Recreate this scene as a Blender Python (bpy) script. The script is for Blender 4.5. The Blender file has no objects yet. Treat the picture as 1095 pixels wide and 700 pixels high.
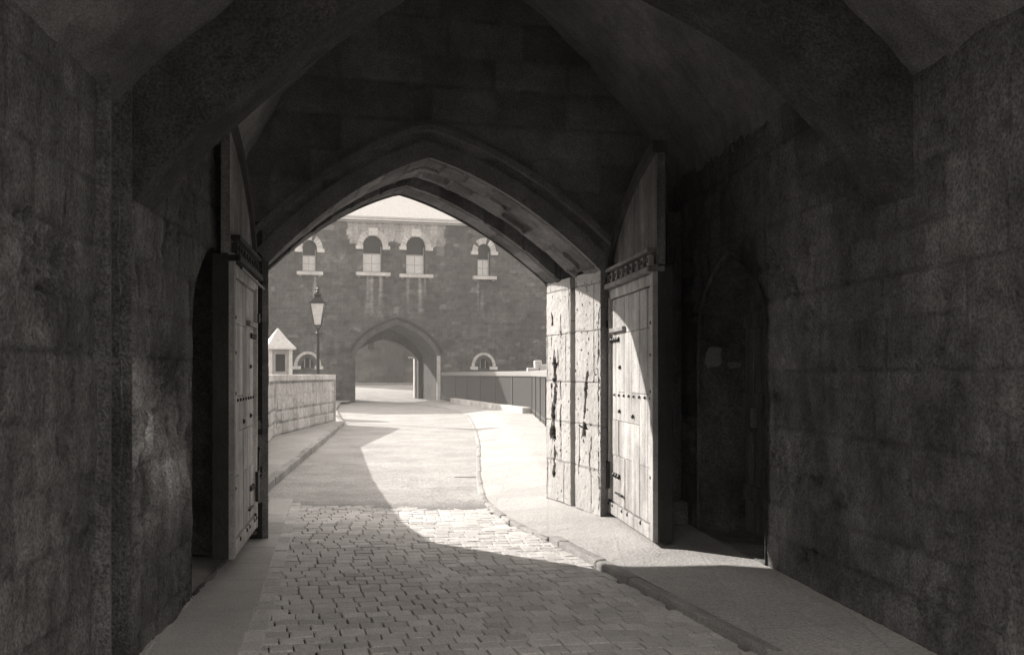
import bpy, bmesh, math, random, bisect
from mathutils import Vector, noise
random.seed(7)
F = 1050.0                      # focal length in photo pixels, used to turn measurements into metres
EYE = 1.6
scene = bpy.context.scene
col = scene.collection
R = math.radians

# ------------------------------------------------------------------ materials
def nt(mat):
    mat.use_nodes = True
    t = mat.node_tree
    return t, t.nodes, t.links

def stone_mat(name, base, dark=None, scale=3.0, bump=0.25, contrast=0.5, rough=0.92, speck=0.0, streak=0.0, fine=60.0, tint=(1.0, 0.968, 0.95)):
    m = bpy.data.materials.new(name); t, N, L = nt(m)
    b = N['Principled BSDF']; b.inputs['Roughness'].default_value = rough
    b.inputs['Specular IOR Level'].default_value = 0.25
    geo = N.new('ShaderNodeNewGeometry')
    def nz(sc, det, rg=0.6, vec=None):
        n = N.new('ShaderNodeTexNoise'); n.inputs['Scale'].default_value = sc
        n.inputs['Detail'].default_value = det; n.inputs['Roughness'].default_value = rg
        L.new(vec if vec else geo.outputs['Position'], n.inputs['Vector']); return n.outputs['Fac']
    big = nz(scale, 6); med = nz(scale*5, 5, .7); fin = nz(fine, 3, .7)
    r = N.new('ShaderNodeMapRange'); L.new(big, r.inputs[0])
    r.inputs[1].default_value = .32; r.inputs[2].default_value = .68
    r.inputs[3].default_value = 1-contrast; r.inputs[4].default_value = 1+contrast*.7
    r2 = N.new('ShaderNodeMapRange'); L.new(med, r2.inputs[0])
    r2.inputs[1].default_value = .3; r2.inputs[2].default_value = .7
    r2.inputs[3].default_value = 1-contrast*.6; r2.inputs[4].default_value = 1+contrast*.5
    mu = N.new('ShaderNodeMath'); mu.operation = 'MULTIPLY'; L.new(r.outputs[0], mu.inputs[0]); L.new(r2.outputs[0], mu.inputs[1])
    last = mu.outputs[0]
    if streak > 0:
        mp = N.new('ShaderNodeMapping'); mp.inputs['Scale'].default_value = (1, 1, .07)
        L.new(geo.outputs['Position'], mp.inputs['Vector'])
        s = nz(6, 4, .6, mp.outputs[0])
        r3 = N.new('ShaderNodeMapRange'); L.new(s, r3.inputs[0]); r3.inputs[1].default_value = .35; r3.inputs[2].default_value = .65
        r3.inputs[3].default_value = 1-streak; r3.inputs[4].default_value = 1+streak
        q = N.new('ShaderNodeMath'); q.operation = 'MULTIPLY'; L.new(last, q.inputs[0]); L.new(r3.outputs[0], q.inputs[1]); last = q.outputs[0]
    if speck > 0:
        r4 = N.new('ShaderNodeMapRange'); L.new(fin, r4.inputs[0]); r4.inputs[1].default_value = .35; r4.inputs[2].default_value = .65
        r4.inputs[3].default_value = 1-speck; r4.inputs[4].default_value = 1+speck
        q = N.new('ShaderNodeMath'); q.operation = 'MULTIPLY'; L.new(last, q.inputs[0]); L.new(r4.outputs[0], q.inputs[1]); last = q.outputs[0]
    vf = nz(fine*4.5, 2, .8)
    r5 = N.new('ShaderNodeMapRange'); L.new(vf, r5.inputs[0]); r5.inputs[1].default_value = .3; r5.inputs[2].default_value = .7
    r5.inputs[3].default_value = .78; r5.inputs[4].default_value = 1.22
    q = N.new('ShaderNodeMath'); q.operation = 'MULTIPLY'; L.new(last, q.inputs[0]); L.new(r5.outputs[0], q.inputs[1]); last = q.outputs[0]
    at = N.new('ShaderNodeAttribute'); at.attribute_name = 'tone'
    q = N.new('ShaderNodeMath'); q.operation = 'MULTIPLY'; L.new(last, q.inputs[0]); L.new(at.outputs['Fac'], q.inputs[1]); last = q.outputs[0]
    q2 = N.new('ShaderNodeMath'); q2.operation = 'MULTIPLY'; q2.inputs[1].default_value = base; L.new(last, q2.inputs[0])
    mn = N.new('ShaderNodeMath'); mn.operation = 'MINIMUM'; mn.inputs[1].default_value = .8; L.new(q2.outputs[0], mn.inputs[0])
    cb = N.new('ShaderNodeCombineColor')
    for i in range(3):
        k = N.new('ShaderNodeMath'); k.operation = 'MULTIPLY'; k.inputs[1].default_value = tint[i]
        L.new(mn.outputs[0], k.inputs[0]); L.new(k.outputs[0], cb.inputs[i])
    L.new(cb.outputs[0], b.inputs['Base Color'])
    ad = N.new('ShaderNodeMath'); ad.operation = 'MULTIPLY_ADD'; ad.inputs[1].default_value = .35
    L.new(fin, ad.inputs[0]); L.new(med, ad.inputs[2])
    bp = N.new('ShaderNodeBump'); bp.inputs['Strength'].default_value = min(1, bump); bp.inputs['Distance'].default_value = .05*max(1, bump)
    L.new(ad.outputs[0], bp.inputs['Height']); L.new(bp.outputs[0], b.inputs['Normal'])
    return m

def add_flags(mat, sx, sy, dark):
    """thin joints between paving flags, multiplied into the colour"""
    t = mat.node_tree; N, L = t.nodes, t.links; b = N['Principled BSDF']
    src = b.inputs['Base Color'].links[0].from_socket
    g_ = N.new('ShaderNodeNewGeometry'); mp = N.new('ShaderNodeMapping'); mp.inputs['Rotation'].default_value = (0, 0, 1.72)
    L.new(g_.outputs['Position'], mp.inputs['Vector'])
    dn = N.new('ShaderNodeTexNoise'); dn.inputs['Scale'].default_value = 3; L.new(mp.outputs[0], dn.inputs['Vector'])
    ad = N.new('ShaderNodeVectorMath'); ad.operation = 'MULTIPLY_ADD'; ad.inputs[1].default_value = (.04, .04, 0); L.new(dn.outputs['Color'], ad.inputs[0]); L.new(mp.outputs[0], ad.inputs[2])
    br = N.new('ShaderNodeTexBrick'); br.inputs['Scale'].default_value = 1; br.inputs['Brick Width'].default_value = sx; br.inputs['Row Height'].default_value = sy
    br.inputs['Mortar Size'].default_value = .012; br.inputs['Mortar Smooth'].default_value = .6; br.inputs['Bias'].default_value = 0
    br.inputs['Color1'].default_value = (1, 1, 1, 1); br.inputs['Color2'].default_value = (.86, .86, .86, 1); br.inputs['Mortar'].default_value = (dark, dark, dark, 1)
    L.new(ad.outputs[0], br.inputs['Vector'])
    mx = N.new('ShaderNodeMix'); mx.data_type = 'RGBA'; mx.blend_type = 'MULTIPLY'; mx.inputs[0].default_value = 1
    L.new(src, mx.inputs[6]); L.new(br.outputs['Color'], mx.inputs[7]); L.new(mx.outputs[2], b.inputs['Base Color'])

def plain(name, c, rough=.6, metal=0.0, spec=.4, bump=0):
    m = bpy.data.materials.new(name); t, N, L = nt(m)
    b = N['Principled BSDF']; b.inputs['Roughness'].default_value = rough; b.inputs['Metallic'].default_value = metal
    b.inputs['Specular IOR Level'].default_value = spec
    n = N.new('ShaderNodeTexNoise'); n.inputs['Scale'].default_value = 9; n.inputs['Detail'].default_value = 5
    g = N.new('ShaderNodeNewGeometry'); L.new(g.outputs['Position'], n.inputs['Vector'])
    mx = N.new('ShaderNodeMix'); mx.data_type = 'RGBA'
    mx.inputs[6].default_value = (*[v*.7 for v in c], 1); mx.inputs[7].default_value = (*[min(.85, v*1.25) for v in c], 1)
    L.new(n.outputs['Fac'], mx.inputs[0]); L.new(mx.outputs[2], b.inputs['Base Color'])
    if bump:
        bp = N.new('ShaderNodeBump'); bp.inputs['Strength'].default_value = bump; bp.inputs['Distance'].default_value = .01
        n2 = N.new('ShaderNodeTexNoise'); n2.inputs['Scale'].default_value = 60; L.new(g.outputs['Position'], n2.inputs['Vector'])
        L.new(n2.outputs['Fac'], bp.inputs['Height']); L.new(bp.outputs[0], b.inputs['Normal'])
    return m

def g(v): return (v, v*.968, v*.95)
M = {}
M['wall']    = stone_mat('interior_stone', .128, scale=1.3, bump=.9, contrast=.55, speck=.45, streak=.15, fine=55, tint=(1.0, .985, .99))
M['vault']   = stone_mat('vault_stone', .20, scale=1.2, bump=.6, contrast=.35, speck=.35, tint=(1.0, .985, .99), fine=70)
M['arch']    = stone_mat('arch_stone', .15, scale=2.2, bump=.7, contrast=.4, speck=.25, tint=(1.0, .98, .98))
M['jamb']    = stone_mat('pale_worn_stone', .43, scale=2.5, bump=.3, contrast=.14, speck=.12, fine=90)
M['facade']  = stone_mat('dark_rubble', .085, scale=.8, bump=.5, contrast=.3, speck=.25, streak=.10, fine=18)
M['pale']    = stone_mat('pale_dressed_stone', .60, scale=1.5, bump=.4, contrast=.2, speck=.12, fine=25)
M['parapet'] = stone_mat('whitened_ashlar', .50, scale=1.2, bump=.6, contrast=.25, speck=.2, streak=.10, fine=30)
M['road']    = stone_mat('macadam', .35, scale=.9, bump=.9, contrast=.2, speck=.3, fine=38)
M['pave']    = stone_mat('pavement_stone', .42, scale=.6, bump=.6, contrast=.10, speck=.2, fine=45)
M['slab']    = stone_mat('worn_paving', .46, scale=1.1, bump=.4, contrast=.10, speck=.2, fine=70)
M['sett']    = stone_mat('granite_setts', .56, scale=2.0, bump=.5, contrast=.12, speck=.25, fine=90)
M['bed']     = stone_mat('sett_bedding', .07, scale=2.0, bump=.6, contrast=.2, speck=.3, fine=90)
M['kerb']    = stone_mat('kerb_granite', .36, scale=2.0, bump=.5, contrast=.2, speck=.25, fine=80)
M['ground']  = stone_mat('earth', .22, scale=.2, bump=.3, contrast=.2, speck=.2, fine=20)
M['leaf']    = stone_mat('weathered_oak', .40, scale=1.6, bump=.35, contrast=.32, speck=.14, streak=.3, rough=.75, fine=60)
M['leafshade']= stone_mat('shade_darkened_oak', .05, scale=2, bump=.4, contrast=.3, speck=.2, streak=.35, rough=.8)  # shade of the leaves' end faces is put into this oak's colour
M['greyoak'] = stone_mat('grey_oak', .17, scale=2, bump=.4, contrast=.35, speck=.3, streak=.4, rough=.8)
M['rail']    = plain('dark_painted_iron', g(.075), .55, 0, .4, .2)
M['railtop'] = plain('worn_rail_top', g(.24), .7, 0, .3, .2)
M['iron']    = plain('black_iron', g(.018), .5, .3, .4, .4)
M['glass']   = plain('dark_window_glass', g(.03), .35, 0, .1)
M['blind']   = plain('pale_window_blind', g(.72), .8)
M['sash']    = plain('white_painted_sash', g(.36), .6)
M['lantern'] = plain('frosted_lantern_glass', g(.62), .25, 0, .5)
M['roof']    = plain('pale_lead_roof', g(.62), .7, 0, .3, .3)

add_flags(M['pave'], .95, .62, .85)
# ------------------------------------------------------------------ helpers
def tag(o, label=None, cat=None, group=None, kind=None):
    if label: o['label'] = label
    if cat: o['category'] = cat
    if group: o['group'] = group
    if kind: o['kind'] = kind
    return o
def empty(name, loc, label, cat, group=None, rz=0):
    o = bpy.data.objects.new(name, None); col.objects.link(o); o.location = loc; o.rotation_euler = (0, 0, rz)
    o.empty_display_size = .3
    bpy.context.view_layer.update()
    return tag(o, label, cat, group)

class MB:
    """collects geometry in WORLD coordinates (or local ones with local=True at build)"""
    def __init__(s): s.v = []; s.f = []; s.t = []; s.ch = []
    def add(s, vs, fs, tone=1.0):
        n = len(s.v); s.ch.append((n, len(s.f))); s.v += [tuple(v) for v in vs]; s.t += [tone]*len(vs)
        s.f += [tuple(i+n for i in f) for f in fs]
    def box(s, c, d, rz=0, tone=1.0, bev=0.0, jit=0.0, taper=None):
        cx, cy, cz = c; dx, dy, dz = [q/2 for q in d]
        ca, sa = math.cos(rz), math.sin(rz)
        def tr(x, y, z): return (cx+x*ca-y*sa, cy+x*sa+y*ca, cz+z)
        if bev <= 0:
            vs = [(sx*dx, sy*dy, sz*dz) for sz in (-1, 1) for sy in (-1, 1) for sx in (-1, 1)]
            if taper: vs = [(x*(taper if z > 0 else 1), y*(taper if z > 0 else 1), z) for x, y, z in vs]
            fs = [(0,2,3,1),(4,5,7,6),(0,1,5,4),(2,6,7,3),(0,4,6,2),(1,3,7,5)]
            s.add([tr(x+random.uniform(-jit,jit), y+random.uniform(-jit,jit), z+random.uniform(-jit,jit)) for x,y,z in vs], fs, tone); return
        b = min(bev, dx*.9, dy*.9, dz*.9)
        bm = bmesh.new(); bmesh.ops.create_cube(bm, size=1)
        for v in bm.verts:
            v.co = Vector((v.co.x*2*dx+random.uniform(-jit,jit), v.co.y*2*dy+random.uniform(-jit,jit), v.co.z*2*dz+random.uniform(-jit,jit)))
        bmesh.ops.bevel(bm, geom=bm.edges[:], offset=b, segments=2, profile=.6, affect='EDGES')
        bm.verts.index_update()
        s.add([tr(*v.co) for v in bm.verts], [[v.index for v in f.verts] for f in bm.faces], tone); bm.free()
    def tube(s, p0, p1, r0, r1=None, n=10, tone=1.0):
        r1 = r0 if r1 is None else r1
        p0 = Vector(p0); p1 = Vector(p1); d = (p1-p0).normalized()
        a = d.orthogonal().normalized(); b = d.cross(a)
        vs = []
        for p, r in ((p0, r0), (p1, r1)):
            for i in range(n):
                q = 2*math.pi*i/n; vs.append(p+a*math.cos(q)*r+b*math.sin(q)*r)
        fs = [(i, (i+1) % n, n+(i+1) % n, n+i) for i in range(n)]+[tuple(range(n))[::-1], tuple(range(n, 2*n))]
        s.add(vs, fs, tone)
    def lathe(s, c, prof, n=16, tone=1.0, square=False):
        cx, cy, cz = c; vs = []; fs = []
        for r, z in prof:
            for i in range(n):
                q = 2*math.pi*(i+.5)/n; vs.append((cx+math.cos(q)*r, cy+math.sin(q)*r, cz+z))
        for k in range(len(prof)-1):
            for i in range(n): fs.append((k*n+i, k*n+(i+1) % n, (k+1)*n+(i+1) % n, (k+1)*n+i))
        fs.append(tuple(range(n))[::-1]); fs.append(tuple(range((len(prof)-1)*n, len(prof)*n)))
        s.add(vs, fs, tone)
    def split(s, name, mat, parent=None, smooth=False, local=False):
        """every added piece becomes an object of its own"""
        out = []
        for k, (v0, f0) in enumerate(s.ch):
            v1, f1 = s.ch[k+1] if k+1 < len(s.ch) else (len(s.v), len(s.f))
            q = MB(); q.v = s.v[v0:v1]; q.t = s.t[v0:v1]; q.f = [tuple(i-v0 for i in f) for f in s.f[f0:f1]]
            out.append(q.build(name, mat, parent, smooth, local))
        return out
    def build(s, name, mat, parent=None, smooth=False, local=False):
        me = bpy.data.meshes.new(name); vs = s.v
        me.from_pydata([tuple(v) for v in vs], [], s.f); me.update()
        a = me.attributes.new('tone', 'FLOAT', 'POINT'); a.data.foreach_set('value', s.t)
        if smooth: me.polygons.foreach_set('use_smooth', [True]*len(me.polygons))
        me.materials.append(mat)
        o = bpy.data.objects.new(name, me); col.objects.link(o)
        if parent:
            o.parent = parent
            if not local: o.matrix_parent_inverse = world_of(parent).inverted()
        return o
def world_of(p):
    bpy.context.view_layer.update(); return p.matrix_world.copy()

def fr(p, H=.8, o=4): return noise.fractal(Vector(p), H, 2.1, o)      # about -1..1
def nz(p): return noise.noise(Vector(p))
def inpoly(u, v, P):
    c = False; n = len(P); j = n-1
    for i in range(n):
        if (P[i][1] > v) != (P[j][1] > v) and u < (P[j][0]-P[i][0])*(v-P[i][1])/(P[j][1]-P[i][1])+P[i][0]: c = not c
        j = i
    return c
def nearest(u, v, P):
    best = None
    for i in range(len(P)):
        a = P[i]; b = P[(i+1) % len(P)]
        dx, dy = b[0]-a[0], b[1]-a[1]; l = dx*dx+dy*dy
        t = 0 if l == 0 else max(0, min(1, ((u-a[0])*dx+(v-a[1])*dy)/l))
        q = (a[0]+t*dx, a[1]+t*dy); d = (q[0]-u)**2+(q[1]-v)**2
        if best is None or d < best[0]: best = (d, q)
    return best[1]

class Blocks:
    """courses of stones: rows with their own widths"""
    def __init__(s, u0, u1, v0, v1, hr, wr, seed=1, jit=.012, tv=.25):
        rnd = random.Random(seed); s.rows = [v0]; s.cols = []; s.tone = []
        while s.rows[-1] < v1: s.rows.append(s.rows[-1]+rnd.uniform(*hr))
        for r in s.rows:
            c = [u0-rnd.uniform(0, wr[1])]; t = []
            while c[-1] < u1: c.append(c[-1]+rnd.uniform(*wr)); t.append(1+rnd.uniform(-tv, tv))
            s.cols.append(c); s.tone.append(t+[1]*2)
        s.jit = jit; s.seed = seed
    def q(s, u, v):
        u += s.jit*nz((u*3, v*3, s.seed)); v += s.jit*nz((u*2.2, v*2.2, s.seed+9))
        r = min(max(bisect.bisect_right(s.rows, v)-1, 0), len(s.rows)-2); c = s.cols[r]
        k = min(max(bisect.bisect_right(c, u)-1, 0), len(c)-2)
        d = min(v-s.rows[r], s.rows[r+1]-v, u-c[k], c[k+1]-u)
        return max(d, 0), s.tone[r][k], r*131+k

def lin(a, b, n): return [a+(b-a)*i/n for i in range(n+1)]
def grid(name, mat, parent, us, vs, pos, disp=None, holes=(), smooth=True):
    """pos(u,v)->(Vector, outward normal); disp(u,v)->(offset, tone)"""
    nu, nv = len(us), len(vs)
    boxes = [(min(p[0] for p in H), max(p[0] for p in H), min(p[1] for p in H), max(p[1] for p in H)) for H in holes]
    keep = {}; vert = {}; touch = {}
    faces = []
    for i in range(nu-1):
        for j in range(nv-1):
            cu, cv = (us[i]+us[i+1])/2, (vs[j]+vs[j+1])/2; h = -1
            for k, H in enumerate(holes):
                b = boxes[k]
                if b[0] <= cu <= b[1] and b[2] <= cv <= b[3] and inpoly(cu, cv, H): h = k; break
            cs = ((i, j), (i+1, j), (i+1, j+1), (i, j+1))
            if h >= 0:
                for c in cs: touch[c] = h
            else: faces.append(cs)
    V = []; T = []; idx = {}
    for f in faces:
        for c in f:
            if c not in idx:
                u, v = us[c[0]], vs[c[1]]
                if c in touch: u, v = nearest(u, v, holes[touch[c]])
                p, n = pos(u, v); o, t = disp(u, v) if disp else (0, 1)
                if c in touch: o *= .3
                idx[c] = len(V); V.append(tuple(p+n*o)); T.append(t)
    mb = MB(); mb.v = V; mb.t = T; mb.f = [tuple(idx[c] for c in f) for f in faces]
    return mb.build(name, mat, parent, smooth)

def pointed(u0, u1, z0, zs, za, n=14, uc=None, flat=False, closed=True):
    """outline of a pointed opening in (u, z)"""
    uc = (u0+u1)/2 if uc is None else uc
    P = [(u0, z0)] if closed else []
    for i in range(n+1):
        s = 1-i/n; P.append((uc+(u0-uc)*s, za-(za-zs)*drop(s, flat)))
    for i in range(1, n+1):
        s = i/n; P.append((uc+(u1-uc)*s, za-(za-zs)*drop(s, flat)))
    if closed: P.append((u1, z0))
    return P
def drop(s, flat):
    if flat == 2: return .48*s+.10*s*s+.42*s**4
    if flat: return .45*s+.55*s*s
    return 1-math.sqrt(max(0, 4-(1+s)**2))/math.sqrt(3)

# ------------------------------------------------------------------ stone surface functions
def rough_stone(B, joint=.012, jw=.014, er=.012, seed=0, wear=0.0, jt=.62, tv=1.0):
    def f(u, v):
        d, t, k = B.q(u, v)
        off = -joint*max(0, 1-d/jw) if d < jw else 0
        off += ((k*7919) % 13-6)/6*.004
        n = fr((u*2.3+seed, v*2.3, seed*3.1)); m = fr((u*9, v*9+seed, k*.37))
        off += er*n+er*.5*m
        if wear:
            w = max(0, fr((u*1.1+5, v*1.6, seed+20.0))-.05)*wear
            off -= w*abs(m)*1.6
            t = t*(1+w*8*m)
        tone = 1+(t-1)*tv
        if d < jw: tone *= jt+(1-jt)*d/jw
        return off, max(.25, tone)
    return f

# ================================================================== NEAR GATEHOUSE
GH = empty('stone_gatehouse', (.7, 6, 0), 'dark vaulted stone gatehouse passage the view looks through, framing the pointed archway', 'gatehouse')
XL, XR = -1.48, 2.83

# --- right passage wall with pointed doorway
DR = pointed(7.66, 9.30, .10, 1.95, 2.62)
Bw = Blocks(3, 11, -.14, 5, (.21, .33), (.28, .62), 3, tv=.17)
sf = rough_stone(Bw, .012, .013, .014, 1, wear=.10, jt=.66)
PITS = [(5.5, .62, .22, .07, .05), (6.9, 1.15, .20, .14, .05), (7.4, 1.35, .1, .2, .045), (6.4, .95, .06, .05, .03), (5.15, 1.95, .07, .12, .03), (7.3, .8, .12, .16, .04), (6.2, 1.25, .12, .1, .03)]
def sfr(u, v):
    o, t = sf(u, v)
    for (a, b, ra, rb, dp) in PITS:
        q = ((u-a+.06*nz((u*6, v*6, 1)))/ra)**2+((v-b+.3*(u-a)+.05*nz((u*7, v*7, 4)))/rb)**2
        if q < 1.6: o -= dp*max(0, 1-q)*(1+.6*nz((u*20, v*20, 3)))*1.3; t *= 1+.22*nz((u*9, v*9, 8))
    if v > 2.2 and u < 5.8: o *= max(.1, 1-(v-2.2)*2)
    o *= min(1, (u-3.3)/.25)
    if v < .75: o *= .5
    return o, t
grid('passage_wall', M['wall'], GH, lin(3.3, 10.5, 288), lin(.05, 3.6, 142), lambda u, v: (Vector((XR, u, v)), Vector((-1, 0, 0))), sfr, [DR])
mb = MB()
def reveal(mb, P, pos0, pos1, tone=1.0, n=6):
    vs = []; fs = []
    for (u, v) in P:
        a, b = pos0(u, v), pos1(u, v)
        for k in range(n+1): vs.append(a+(b-a)*(k/n))
    for i in range(len(P)-1):
        for k in range(n): fs.append((i*(n+1)+k, (i+1)*(n+1)+k, (i+1)*(n+1)+k+1, i*(n+1)+k+1))
    mb.add(vs, fs, tone)
reveal(mb, DR, lambda u, v: Vector((XR+.0, u, v)), lambda u, v: Vector((3.30, u, v)), .8)
dway = mb.build('doorway', M['wall'], GH)
mb = MB(); uc_ = (7.66+9.30)/2
reveal(mb, DR, lambda u, v: Vector((XR-.02, uc_+(u-uc_)*1.07, v if v < 1.0 else v+.05)), lambda u, v: Vector((XR+.03, uc_+(u-uc_)*.998, v)), 1.25, 2)
mb.build('doorway_chamfer', M['wall'], GH)
mb = MB(); mb.box((3.06, 8.48, .075), (.50, 1.66, .11), tone=1.7, bev=.02); mb.build('threshold', M['wall'], GH)
mb = MB()
for k in range(7):
    y = 7.68+k*.232; mb.box((3.27, y+.116, 1.3), (.05, .222, 2.7), bev=.008, tone=random.uniform(.8, 1.2))
for z in (.5, 1.35, 2.1): mb.box((3.235, 8.48, z), (.03, 1.6, .14), bev=.006)
mb.box((3.22, 9.0, 1.2), (.08, .05, .18), bev=.01)
mb.build('door', M['greyoak'], GH)
# broken plaster patches on the far side of the doorway
mb = MB()
for (x0, x1, z0, z1) in ((2.86, 3.03, 1.66, 1.85), (3.08, 3.20, 1.66, 1.72)):
    pts = []
    n = 18
    for i in range(n):
        a = 2*math.pi*i/n; rr = 1+.5*nz((math.cos(a)*2.3, math.sin(a)*2.3+x0*9, z0))
        ex = math.copysign(abs(math.cos(a))**.6, math.cos(a)); ez = math.copysign(abs(math.sin(a))**.6, math.sin(a))
        pts.append(((x0+x1)/2+(x1-x0)/2*ex*rr, (z0+z1)/2+(z1-z0)/2*ez*rr))
    vs = [(x, 9.297, z) for x, z in pts]+[(x*.985+.015*(x0+x1)/2, 9.288, z) for x, z in pts]
    mb.add(vs, [tuple(range(n, 2*n))]+[(i, (i+1) % n, n+(i+1) % n, n+i) for i in range(n)], .30)
mb.split('plaster_patch', M['pale'], GH)
# passage cut short ahead of the camera so its open end lets in light

# --- left passage wall: near pier, groove, pier, arched recess
Bl = Blocks(2.5, 10.5, -.16, 5, (.24, .36), (.3, .6), 11, tv=.18)
sl = rough_stone(Bl, .02, .02, .016, 4, wear=.10, jt=.6)
def slf(u, v):
    o, t = sl(u, v)
    if u > 5.42 and .55 < v < 1.75:           # heavily weathered pier
        w = math.sin((v-.55)/1.2*math.pi)
        m = fr((u*7, v*2.2, 3.3)); o += w*(.05*m-.06*max(0, fr((u*3.5, v*1.4, 8.8)))); t *= 1+w*.6*m
        t *= 1+w*1.6*(1+.6*nz((u*4, v*3, 12)))
    if v > 2.2 and u < 5.8: o *= max(.1, 1-(v-2.2)*2)
    o *= min(1, (u-3.3)/.25)
    return o, t
def posl(u, v):
    x = XL if u > 5.42 else -1.56
    return Vector((x, u, v)), Vector((1, 0, 0))
DL = pointed(6.92, 8.45, .05, 1.95, 2.6)
grid('passage_wall', M['wall'], GH, lin(5.42, 9.6, 168), lin(.0, 3.6, 144), posl, slf, [DL])
grid('passage_wall', M['wall'], GH, lin(3.3, 5.04, 74), lin(.0, 3.6, 144), posl, slf)
mb = MB(); reveal(mb, DL, lambda u, v: Vector((XL, u, v)), lambda u, v: Vector((-1.95, u, v)), .9)
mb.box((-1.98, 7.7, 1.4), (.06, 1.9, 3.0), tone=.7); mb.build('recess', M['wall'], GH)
mb = MB()   # portcullis groove
mb.box((-1.80, 5.23, 1.6), (.10, .44, 3.3)); mb.box((-1.64, 5.02, 1.6), (.30, .03, 3.3)); mb.box((-1.66, 5.435, 1.6), (.33, .025, 3.3), tone=.9)
mb.split('groove', M['wall'], GH)

# --- vault
def vcurve(off=0.0):
    base = [(-1.54, 2.50), (-1.36, 2.72), (-1.08, 3.0), (-.5, 3.5), (.1, 3.88), (.67, 4.12), (1.3, 3.90), (2.0, 3.52), (2.5, 3.02), (2.86, 2.55)]
    P = []
    for k in range(len(base)-1):
        a, b = base[k], base[k+1]
        for i in range(6):
            t = i/6; P.append((a[0]+(b[0]-a[0])*t, a[1]+(b[1]-a[1])*t))
    P.append(base[-1])
    for _ in range(3):
        P = [P[0]]+[((P[i-1][0]+P[i+1][0]+2*P[i][0])/4, (P[i-1][1]+P[i+1][1]+2*P[i][1])/4) for i in range(1, len(P)-1)]+[P[-1]]
    if off:
        Q = []
        for i, p in enumerate(P):
            a = P[max(i-1, 0)]; b = P[min(i+1, len(P)-1)]; dx, dz = b[0]-a[0], b[1]-a[1]; l = math.hypot(dx, dz)
            Q.append((p[0]-dz/l*off, p[1]+dx/l*off))
        P = Q
    return P
VC = vcurve(.42)
VC = [(min(max(x, -1.62), 2.9), z) for x, z in VC]
VC[0] = (-1.62, 2.0); VC[-1] = (2.9, 2.0)
TALL = [(-1.62, 3.3), (-1.5, 3.75), (-1.15, 4.3), (-.6, 4.9), (0, 5.4), (.67, 5.8), (1.3, 5.4), (1.9, 4.9), (2.45, 4.3), (2.8, 3.75), (2.9, 3.3)]
def loft(name, mat, prof, ys, parent, joint=.0, seed=1, tone=1.0, res=1):
    mb = MB(); n = len(prof); B = Blocks(0, 8, ys[0], ys[-1], (.28, .4), (.5, .9), seed)
    L = [0]
    for i in range(1, n): L.append(L[-1]+math.dist(prof[i], prof[i-1]))
    for y in ys:
        for i, (x, z) in enumerate(prof):
            d, t, k = B.q(L[i], y); o = .03*nz((x*1.7, y*1.7, z*1.7+seed))+.012*nz((x*6, y*6, z*6))-(.006 if d < .02 else 0)
            cx, cz = .67, 2.2; l = math.hypot(x-cx, z-cz) or 1
            mb.v.append((x+(x-cx)/l*o, y, z+(z-cz)/l*o)); mb.t.append(tone*(1+(t-1)*.35)*(1 if d > .02 else .88))
    for j in range(len(ys)-1):
        for i in range(n-1): mb.f.append((j*n+i, j*n+i+1, (j+1)*n+i+1, (j+1)*n+i))
    return mb.build(name, mat, parent, True)
def dense(P, k):
    Q = []
    for i in range(len(P)-1):
        for j in range(k): t = j/k; Q.append((P[i][0]+(P[i+1][0]-P[i][0])*t, P[i][1]+(P[i+1][1]-P[i][1])*t))
    return Q+[P[-1]]
loft('vault', M['vault'], dense(TALL, 12), lin(5.7, 11.2, 120), GH, seed=5)
loft('vault', M['vault'], dense(VC, 3), lin(3.35, 5.5, 50), GH, seed=6)
RI = vcurve(0); RI = [(-1.70, 2.30)]+RI+[(2.98, 2.38)]
def band(name, mat, inner, outer, y0, y1, parent, skew=0.0, tone=1.0):
    """arch band of real depth between two profiles"""
    mb = MB(); n = len(inner); sk = lambda x: skew*(x-.4)
    for (P, y) in ((inner, y0), (inner, y1), (outer, y0), (outer, y1)):
        for x, z in P:
            mb.v.append((x, y+sk(x)+.006*nz((x*8, y, z*8)), z+.006*nz((x*5, z*5, y)))); mb.t.append(tone)
    for i in range(n-1):
        a, b = i, i+1
        mb.f += [(a, b, n+b, n+a), (2*n+a, a, b, 2*n+b)[::1], (n+a, n+b, 3*n+b, 3*n+a), (2*n+a, 2*n+b, 3*n+b, 3*n+a)]
    return mb.build(name, mat, parent)
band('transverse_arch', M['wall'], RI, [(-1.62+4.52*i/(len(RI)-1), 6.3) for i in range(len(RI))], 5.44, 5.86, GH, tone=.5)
# wall ribs (shafts) beside the gate
mb = MB(); mb.tube((2.70, 9.75, .05), (2.70, 9.75, 3.2), .075, n=12, tone=.8); mb.tube((2.55, 10.0, .05), (2.55, 10.0, 3.4), .09, n=12, tone=.8)
mb.split('shaft', M['wall'], GH, True)
mb = MB(); mb.box((2.64, 9.9, .2), (.36, .5, .3), bev=.03); mb.build('shaft_base', M['wall'], GH)

# --- gate tunnel: skewed frame
L0 = Vector((-1.295, 9.50)); R0 = Vector((2.08, 10.30)); D = Vector((-.32, 1.66))
ZS, ZA = 2.68, 3.77
ZT = .07      # the crown drops a little towards the outside
def gpt(x, t, z):            # x: 0..1 across, t: 0..1 through
    p = L0+(R0-L0)*x+D*t
    return Vector((p.x, p.y, z))
XC = .465
NU = Vector(((R0-L0).y, -(R0-L0).x, 0)).normalized()     # towards the camera
W_ = (R0-L0).length
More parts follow.
